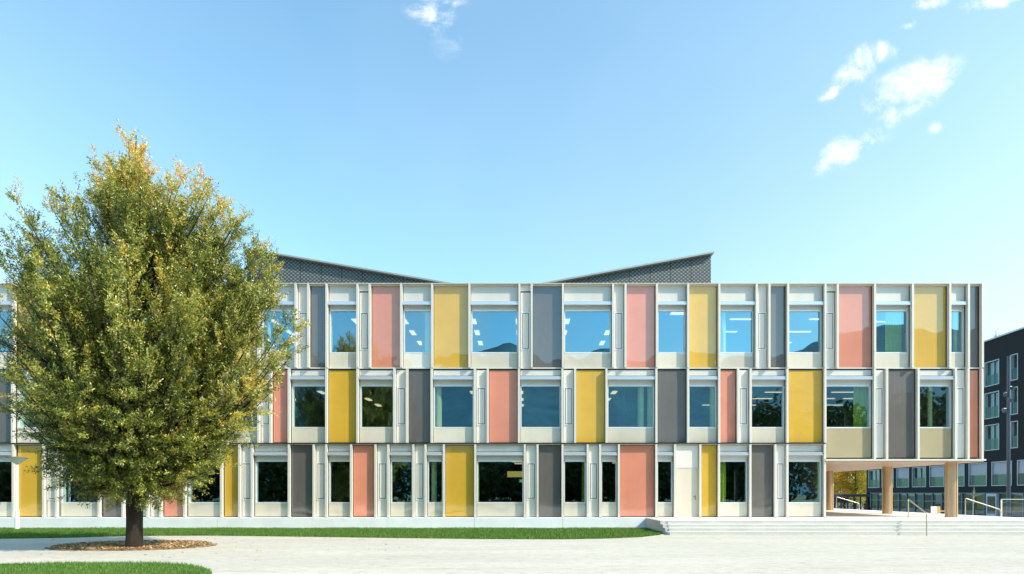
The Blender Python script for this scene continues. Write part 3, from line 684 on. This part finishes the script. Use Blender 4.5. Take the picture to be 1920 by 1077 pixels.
    for ti, t in enumerate(T):
        hd = math.hypot(t[0]-TX, t[1]-TY)
        h0 = max(1.75, t[2]-hd*RNG.uniform(.8, 1.5)-.5); h0 = min(h0, 9.5)
        a0 = np.array([np.interp(h0, tz, txx), TY, h0])
        midp = a0*.5+t*.5+np.array([(t[0]-TX)*.10, (t[1]-TY)*.10, -.08*hd])
        n = 7; ts = np.linspace(0, 1, n); C = [(1-q)**2*a0+2*q*(1-q)*midp+q*q*t for q in ts]
        r0 = .014+.009*np.linalg.norm(t-a0); br.tube([tuple(c) for c in C], list(np.linspace(r0, .006, n)), 5, False)
        length = np.linalg.norm(t-a0); ns_ = int(9+length*3.8)
        sil = ti < len(tips)
        tint = RNG.normal(0, .10)
        for j in range(ns_):
            q = (round(RNG.uniform(.30, 1.0)**.75*6)+RNG.normal(0, .9))/6; q = min(1.0, max(.25, q))
            c = (1-q)**2*a0+2*q*(1-q)*midp+q*q*t; tg = 2*(1-q)*(midp-a0)+2*q*(t-midp); tg /= np.linalg.norm(tg)+1e-9
            R = .50*(1-q)+.11
            off = RNG.normal(size=3); off -= tg*off.dot(tg); off /= np.linalg.norm(off)+1e-9
            sd_ = tg*.8+off*.75+np.array([0, 0, .55 if c[2] > 4.5 else -.05]); sd_ /= np.linalg.norm(sd_)
            sl_ = RNG.uniform(.3, .62)
            st_ = c+off*R*RNG.uniform(0, .8)
            m_ = int(RNG.integers(54, 80)); u_ = RNG.random(m_)
            pp = st_+sd_*(u_*sl_)[:, None]+RNG.normal(0, .035, (m_, 3))
            ld = sd_*.7+RNG.normal(0, .75, (m_, 3))
            P.append(pp); DD.append(ld); L_.append(RNG.uniform(.05, .110, m_)); W_2.append(RNG.uniform(.009, .0145, m_))
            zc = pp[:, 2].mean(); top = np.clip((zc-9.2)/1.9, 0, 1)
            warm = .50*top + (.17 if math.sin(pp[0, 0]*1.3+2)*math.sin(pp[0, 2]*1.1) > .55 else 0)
            TN.append(np.clip(RNG.normal(.335+tint+warm+.09*(pp[0, 0] > TX+1.5)+RNG.normal(0, .10), .19, m_), 0, 1))  # right-hand leaves get a lighter tone: sunlight put into the leaf colour
    P = np.concatenate(P); V = leaves(P, np.concatenate(DD), np.concatenate(L_), np.concatenate(W_2), None)
    tn = np.concatenate(TN)
    print('leaves', len(P))
    br.build('trunk', BARK, root, True)
    fast_mesh('crown', V, 4, LEAF, tn, root)
tree_willow()

LEAF_A = leaf_mat('autumn_leaf', [(0, (.08, .12, .015, 1)), (.45, (.28, .32, .03, 1)), (.75, (.62, .46, .03, 1)), (1, (.78, .40, .03, 1))])
def round_tree(name, lbl, x, y, z0, h, r, n, leaf, mat, tone, cat='tree', group=None):
    root = empty(name, (x, y, z0), lbl, cat, group)
    tb_ = MB(); tb_.tube([(x, y, z0), (x, y, z0+h*.4), (x+.1, y, z0+h*.9)], [h*.022, h*.016, h*.004], 8)
    P = []
    for k in range(26):
        a = RNG.uniform(0, math.tau); q = RNG.uniform(.1, .95); zz = z0+h*RNG.uniform(.22, .92); rr = r*math.sqrt(max(.05, 1-((zz-z0-h*.55)/(h*.5))**2))*q
        c = np.array([x+rr*math.cos(a), y+rr*math.sin(a), zz]); tb_.tube([(x, y, zz-h*.15), tuple(c)], [.05, .015], 5, False)
        P.append(c+RNG.normal(0, r*.22, (n//26, 3)))
    P = np.concatenate(P); k = len(P)
    V = leaves(P, RNG.normal(size=(k, 3)), RNG.uniform(.6, 1.2, k)*leaf, RNG.uniform(.25, .4, k)*leaf, None)
    tb_.build('trunk', BARK, root, True)
    cl_ = np.sin(P[:, 0]*1.9)*np.sin(P[:, 2]*2.1)*.22
    fast_mesh('crown', V, 4, mat, np.clip(RNG.normal(tone, .18, k)+cl_, 0, 1), root)
for px, y, h, r, tn, lb in ((1562, 92, 8.5, 2.6, .72, 'golden autumn tree at the far left under the overhang'), (1583, 100, 9.5, 2.6, .42, 'green and yellow tree behind the bicycle shelter'), (1604, 90, 8.8, 2.4, .5, 'olive green tree in the middle of the row behind the shelter'), (1622, 96, 9.2, 2.6, .52, 'yellowing tree just left of the black building corner')):
    round_tree('tree', lb, X(px, y), y, LOW, h, r, 7500, .22, LEAF_A, tn+.12, group='autumn trees seen under the overhang')

# ------------------------------------------------------------------ black building on the right
BLK = mat_paint('black_cladding', (.006, .007, .008, 1), .8, 0, .15)
K = .0366
def fp(t, n, z): return (41.5+K*t-n, t+K*n, z)            # t: along the face (the distance), n: out of the face
class FB(MB):
    def sheet(s, t0, t1, n, z0, z1): return s.quad(fp(t1, n, z0), fp(t0, n, z0), fp(t0, n, z1), fp(t1, n, z1))
    def fbox(s, t0, t1, n0, n1, z0, z1):
        k = len(s.v); s.v += [fp(t, n, z) for z in (z0, z1) for t, n in ((t0, n0), (t1, n0), (t1, n1), (t0, n1))]
        s.f += [tuple(k+i for i in q) for q in ((0, 1, 2, 3), (7, 6, 5, 4), (4, 5, 1, 0), (5, 6, 2, 1), (6, 7, 3, 2), (7, 4, 0, 3))]; return s
BB = empty('apartment_building', fp(60, 0, LOW), 'black clad apartment block with white blinds beyond the overhang', 'building')
bw = FB(); ta, tb_ = 38.0, 77.9
lowz = (2.32, 4.57); ups = [(5.65, 8.07), (8.65, 11.1), (11.7, 14.03)]
bw.fbox(ta, tb_, -14, -.32, LOW, 16.0)
bw.fbox(ta, tb_, -.32, 0, 1.7, lowz[0]); bw.fbox(ta, tb_, -.32, 0, lowz[1], ups[0][0]); bw.fbox(ta, tb_, -.32, 0, ups[0][1], ups[1][0]); bw.fbox(ta, tb_, -.32, 0, ups[1][1], ups[2][0]); bw.fbox(ta, tb_, -.32, 0, ups[2][1], 16.0)
piers = [71.45, 68.4, 65.3, 62.3, 59.24, 56.2, 53.15, 50.1, 47.1, 44.0, 41.0]
pw = .30
for t in piers: bw.fbox(t-pw, t+pw, -.32, 0, *lowz)
bw.fbox(tb_-.5, tb_, -.32, 0, *lowz); bw.fbox(ta, 41, -.32, 0, *lowz); bw.fbox(tb_-.25, tb_, -.32, 0, LOW, 1.7)
wins = [(50.66, 52.76), (54.96, 56.8), (61.06, 62.9), (44.4, 46.3), (47.5, 48.4), (52.76+6.1, 53.6+6.1)]
wins = [(44.5, 46.3), (47.5, 48.4), (49.2, 50.95), (52.76, 53.6), (54.96, 56.8), (58.86, 59.7), (61.06, 62.9), (65, 65.8), (67.2, 69)]
for z0, z1 in ups:
    prev = ta
    for a0, a1 in wins: bw.fbox(prev, a0, -.32, 0, z0, z1); prev = a1
    bw.fbox(prev, tb_, -.32, 0, z0, z1)
bw.build('wall', BLK, BB)
FBtop = FB().fbox(ta-.1, tb_+.1, -14.1, .12, 16.0, 16.14); FBtop.build('roof_edge', mat_paint('roof_trim', (.55, .57, .6, 1), .4, .4), BB)
WFR = mat_paint('pale_window_frame', (.42, .46, .50, 1), .4, .3)
BLD = mat_paint('white_blind', (.50, .47, .50, 1), .8)
TEAL = glass('balustrade_glass', .07, (.6, .75, .75, 1), (.36, .58, .52, 1))
DGL = glass('dark_window_glass', .16, (.7, .85, .95, 1), (.5, .6, .6, 1))
CUR = mat_paint('window_curtain', (.30, .34, .30, 1), .9)
def fwin(t0, t1, z0, z1, blind, split=True):
    f = FB(); w = .07
    f.fbox(t0, t0+w, -.28, .03, z0, z1); f.fbox(t1-w, t1, -.28, .03, z0, z1); f.fbox(t0+w, t1-w, -.28, .03, z0, z0+w); f.fbox(t0+w, t1-w, -.28, .03, z1-w, z1)
    if split: tm = (t0+t1)/2; f.fbox(tm-.03, tm+.03, -.27, -.15, z0+w, z1-w)
    o = f.build('window', WFR, BB)
    FB().sheet(t0+w, t1-w, -.25, z0+w, z1-w).build('pane', DGL, o)
    zm = z0+(z1-z0)*.46
    if blind: FB().fbox(t0+w+.01, t1-w-.01, -.14, -.11, zm+.03, z1-w-.01).build('blind', BLD, o)
    FB().sheet(t0+w, t1-w, -.04, z0+w, zm).build('balustrade', TEAL, o)
    if blind or RNG.random() < .5: FB().fbox(t0+w+.1, t1-w-.1, -.31, -.30, z0+w, z1-w).build('curtain', CUR, o)
edges = [77.4]+piers
for i, (a1, a0) in enumerate(zip(edges[:-1], edges[1:])):
    hi_, lo_ = a1-pw if i else a1, a0+pw
    if i == 0:
        m_ = (hi_+lo_)/2; fwin(lo_, m_-.25, *lowz, True, False); fwin(m_+.25, hi_, *lowz, False); bwp = FB().fbox(m_-.25, m_+.25, -.32, 0, *lowz).build('pier', BLK, BB)
    else: fwin(lo_, hi_, *lowz, i != 2, i == 2)
for z0, z1 in ups:
    for a0, a1 in wins: 
        if a0 < 66: fwin(a0, a1, z0, z1, False, a1-a0 > 1.2)
# ground floor shop-like glazing
gl = FB(); t = 40.0; tms = []
while t < 77.4: tms.append(t); t += 1.55
for t in tms: gl.fbox(t-.035, t+.035, -.30, -.12, LOW, 1.7)
gl.fbox(40, 77.4, -.30, -.13, 1.62, 1.7); gl.fbox(40, 77.4, -.29, -.14, .75, .80)
gm = gl.build('glazing_frame', mat_paint('blue_grey_frame', (.20, .26, .34, 1), .4, .4), BB)
FB().sheet(40.04, 77.35, -.22, LOW, 1.62).build('pane', DGL, gm)
cols = [(.45, .35, .05, 1), (.25, .28, .10, 1), (.45, .17, .08, 1), (.55, .55, .5, 1), (.3, .34, .36, 1)]
cm = [mat_paint('shop_curtain', c, .8) for c in cols]
for i, t in enumerate(tms[:-1]):
    if RNG.random() < .75: FB().fbox(t+.1, t+1.2, -.31, -.30, .1 if i % 3 else .5, 1.6).build('curtain', cm[int(RNG.integers(0, 5)) if t > 62 else int(RNG.integers(0, 3))], BB)
dt0 = 55.3
df = FB(); df.fbox(dt0, dt0+.12, -.3, .02, LOW, 1.6); df.fbox(dt0+1.2, dt0+1.32, -.3, .02, LOW, 1.6); df.fbox(dt0+.12, dt0+1.2, -.3, .02, 1.35, 1.6); df.fbox(dt0+.12, dt0+1.2, -.05, .0, LOW, -.3)
do = df.build('door', mat_paint('white_door', (.55, .55, .6, 1), .4), BB); FB().sheet(dt0+.2, dt0+1.12, -.03, -.3, 1.35).build('pane', DGL, do)

# thin cross with a ball above the roofline
cy_ = 60.0; cxx = X(1867.5, cy_)+3
cr = empty('roof_cross', (X(1867.5, 62), 62, 16.1), 'thin metal cross with a small orange ball above the black roofline', 'cross')
c_x, c_y = X(1867.5, 62), 62; CM = mat_paint('cross_metal', (.35, .42, .48, 1), .5, .3)
zz0, zz1 = 16.1, Z(620, 62)
MB().tube([(c_x, c_y, zz0), (c_x, c_y, zz1)], .035, 6).tube([(c_x-.5, c_y, zz1-.45), (c_x+.5, c_y, zz1-.45)], .03, 6).tube([(c_x, c_y-.02, zz0-.02), (c_x, c_y, zz0+.5)], .06, 6).build('cross_rod', CM, cr, True)
zb_ = Z(631.5, 62); MB().lathe(c_x, c_y, [(.16*math.sin(math.pi*i/8)+.001, zb_-.16*math.cos(math.pi*i/8)) for i in range(9)], 12).build('ball', mat_paint('orange_ball', (.75, .42, .2, 1), .4), cr, True)

# dark mast with floodlights
mx_, my_ = X(1891, 34), 34.0
ms = empty('lamp_mast', (mx_, my_, LOW), 'tall dark grey mast carrying small floodlights at the right edge', 'mast')
MM = mat_paint('mast_paint', (.035, .05, .085, 1), .45, .2)
MB().lathe(mx_, my_, [(.115, LOW), (.09, 3), (.075, Z(668, my_))], 18).build('pole', MM, ms, True)
FL = mat_paint('floodlight_metal', (.07, .09, .13, 1), .3, .5)
for px, py, sd_, dyy in ((1897, 728, 1, 0), (1885, 739, -1, 0), (1889, 750, -1, -.18), (1882, 769, -1, .0)):
    a_ = X(px, my_); z_ = Z(py, my_); o = MB()
    o.tube([(mx_, my_, z_+.08), (a_, my_+dyy, z_+.08)], .025, 8); c0 = Vector((a_, my_+dyy, z_)); dr = Vector((sd_*.35, -.7, -.55)).normalized()
    o.tube([c0-dr*.14, c0-dr*.12, c0+dr*.04, c0+dr*.13], [.03, .07, .10, .12], 14); o.build('floodlight', FL, ms, True)

# leaning pale pole beyond the handrail
p0, p1 = (X(1822, 33), 33, LOW), (X(1829, 33), 33.1, Z(914, 33))
o = MB().tube([p0, p1], [.03, .012], 8)
for q in (.72, .82, .9): 
    a_ = Vector(p0).lerp(Vector(p1), q); o.tube([a_, a_+Vector((.10, 0, .16))], [.008, .004], 5); o.tube([a_, a_+Vector((-.08, 0, .14))], [.008, .004], 5)
o = o.build('sapling', mat_paint('sapling_bark', (.32, .34, .22, 1), .8)); tag(o, 'thin pale leaning sapling beyond the right handrail', 'sapling')

# board and low bench by the terrace edge
bx, by = X(1746, 33.8), 33.8
nb = empty('notice_board', (bx, by, .5), 'white freestanding board with a yellow edge on the terrace', 'board')
MB().box(bx, bx+.36, by, by+.04, .52, .90).build('panel', WHT, nb); MB().box(bx+.38, bx+.50, by-.02, by+.05, .5, .9).build('side_panel', mat_paint('ochre_board', (.55, .38, .10, 1), .5), nb)
MB().box(bx+.05, bx+.30, by-.01, by+.12, .496, .52).build('foot', GAP, nb)
lbm = MB(); bx2 = X(1763, 34.5); lbm.box(bx2, bx2+.42, 34.5, 34.7, .58, .64)
bo = empty('bench', (bx2, 34.5, .5), 'small orange low bench beside the white board', 'bench')
lbm.build('seat', mat_paint('orange_paint', (.70, .24, .10, 1), .5), bo)
for q in (.03, .33): MB().box(bx2+q, bx2+q+.05, 34.52, 34.68, .496, .58).build('leg', GAP, bo)

# bicycle shelter and bicycles behind the overhang
by_ = 52.0; s0, s1 = X(1553, by_), X(1626, by_)
sh = empty('bicycle_shelter', ((s0+s1)/2, by_, LOW), 'dark open bicycle shelter behind the terrace', 'shelter')
DK = mat_paint('dark_steel', (.03, .035, .045, 1), .5, .3)
rf = MB(); rf.box(s0-.4, s1+.2, by_-.1, by_+2.2, Z(932, by_), Z(927, by_)); rf.build('roof', DK, sh)
for i in range(7):
    x = s0+(s1-s0)*i/6; MB().box(x-.05, x+.05, by_, by_+.1, LOW, Z(932, by_)).build('post', DK, sh)
rk = MB()
for i in range(4): rk.box(s0, s1, by_+1.9, by_+1.93, LOW+.5+.55*i, LOW+.56+.55*i)
for i in range(24): x = s0+(s1-s0)*i/23; rk.box(x-.015, x+.015, by_+1.86, by_+1.89, LOW, Z(934, by_))
rk.build('lattice', DK, sh)
MB().box(s0+.6, s1-.5, by_+2.0, by_+2.02, Z(931, by_)-.5, Z(931, by_)-.1).build('panel', mat_paint('blue_panel', (.2, .35, .6, 1), .5), sh)
def bicycle(x, y, z, col, lbl, flip=1):
    r = empty('bicycle', (x, y, z), lbl, 'bicycle', 'bicycles parked in the shelter')
    m_ = mat_paint('bicycle_paint', col, .4, .3)
    for dx_ in (-.52, .52):
        pts = [(x+dx_+.33*math.cos(math.tau*k/20), y, z+.34+.33*math.sin(math.tau*k/20)) for k in range(21)]
        wl = MB().tube(pts, .022, 6, False)
        for k in range(8): a_ = math.pi*k/8; wl.tube([(x+dx_-.32*math.cos(a_), y, z+.34-.32*math.sin(a_)), (x+dx_+.32*math.cos(a_), y, z+.34+.32*math.sin(a_))], .004, 4, False)
        wl.build('wheel', GAP, r)
    f = flip; A = (x-.52*f, y, z+.34); Bq = (x-.05*f, y, z+.30); Cq = (x-.18*f, y, z+.85); Dq = (x+.36*f, y, z+.85); E = (x+.52*f, y, z+.34)
    fr = MB()
    for p_, q_ in ((A, Bq), (Bq, Cq), (A, Cq), (Cq, Dq), (Bq, Dq), (Dq, E)): fr.tube([p_, q_], .018, 6)
    fr.build('frame', m_, r); MB().tube([Dq, (x+.33*f, y, z+1.0), (x+.33*f, y-.25, z+1.03)], .014, 6).tube([(x+.33*f, y, z+1.0), (x+.33*f, y+.25, z+1.03)], .014, 6).build('handlebar', DK, r)
    MB().box(x-.30*f, x-.06*f, y-.06, y+.06, z+.93, z+.98).tube([Cq, (x-.18*f, y, z+.94)], .014, 6).build('saddle', GAP, r)
# bicycles stand on the low court; they show between terrace edge and shelter roof
RK = MB(); RK.box(s0, s1, by_+.5, by_+1.5, LOW, LOW+1.25)
tag(RK.build('court_ledge', conc('ledge_concrete', (.45, .43, .4, 1), .06)), kind='structure')
for i, (px, c) in enumerate(((1566, (.05, .2, .5, 1)), (1590, (.5, .5, .5, 1)), (1614, (.3, .04, .03, 1)))):
    bicycle(X(px, by_+.9), by_+.9, LOW+1.25, c, ['blue bicycle at the left end of the shelter', 'silver bicycle in the middle of the shelter', 'dark red bicycle at the right end of the shelter'][i], 1 if i % 2 else -1)

# ------------------------------------------------------------------ what stands behind the camera and mirrors in the panes
M = Mat('hazy_forest_hill'); a = M.noise(.03, 8, .7)
b_ = M.noise(.012, 6, .6); HILL = M.done(M.pr(M.mix(.5, M.ramp(a, [(.38, (.015, .10, .15, 1)), (.62, (.06, .20, .25, 1))]), M.ramp(b_, [(.4, (.02, .10, .17, 1)), (.6, (.05, .19, .21, 1))])), .95))  # forest colour with the blue of distant haze mixed into it
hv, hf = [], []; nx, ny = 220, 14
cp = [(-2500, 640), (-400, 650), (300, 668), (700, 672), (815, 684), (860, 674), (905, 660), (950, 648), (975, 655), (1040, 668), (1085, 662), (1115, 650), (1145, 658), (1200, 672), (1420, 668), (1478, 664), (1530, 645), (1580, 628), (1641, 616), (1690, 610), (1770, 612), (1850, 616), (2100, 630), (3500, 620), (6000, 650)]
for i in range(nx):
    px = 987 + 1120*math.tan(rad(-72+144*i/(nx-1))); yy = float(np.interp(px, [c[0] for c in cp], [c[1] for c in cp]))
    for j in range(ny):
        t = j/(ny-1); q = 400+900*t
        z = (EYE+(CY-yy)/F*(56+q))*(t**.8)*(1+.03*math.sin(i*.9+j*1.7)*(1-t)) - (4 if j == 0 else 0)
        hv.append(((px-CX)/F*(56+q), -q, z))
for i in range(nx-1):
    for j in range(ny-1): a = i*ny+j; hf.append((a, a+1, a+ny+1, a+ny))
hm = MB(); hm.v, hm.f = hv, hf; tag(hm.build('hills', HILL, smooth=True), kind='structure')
WOODL = leaf_mat('woodland_leaf', [(0, (.015, .03, .008, 1)), (.5, (.04, .07, .015, 1)), (1, (.12, .13, .03, 1))], .25, .6, .3)
P = []; SZ = []
for k in range(330):
    x = RNG.uniform(-130, 115); y = RNG.uniform(-62, -44); h = 9.5+1.5*math.sin(x*.09)+(9.0 if x > 38 else 0)+RNG.uniform(-1, 1.5); r = RNG.uniform(2.2, 3.6)
    n_ = 420; q = RNG.normal(size=(n_, 3)); q /= np.linalg.norm(q, axis=1)[:, None]; q *= RNG.uniform(.55, 1.05, n_)[:, None]**.5
    P.append(np.array([x, y, h*.52])+q*np.array([r, r, h*.5]))
P = np.concatenate(P); k = len(P)
V = leaves(P, RNG.normal(size=(k, 3)), RNG.uniform(.5, 1.1, k), RNG.uniform(.2, .4, k), None)
tag(fast_mesh('woodland', V, 4, WOODL, np.clip(RNG.normal(.4, .2, k), 0, 1)), 'dark tree belt across the field, mirrored in the lower panes', 'woodland', kind='stuff')
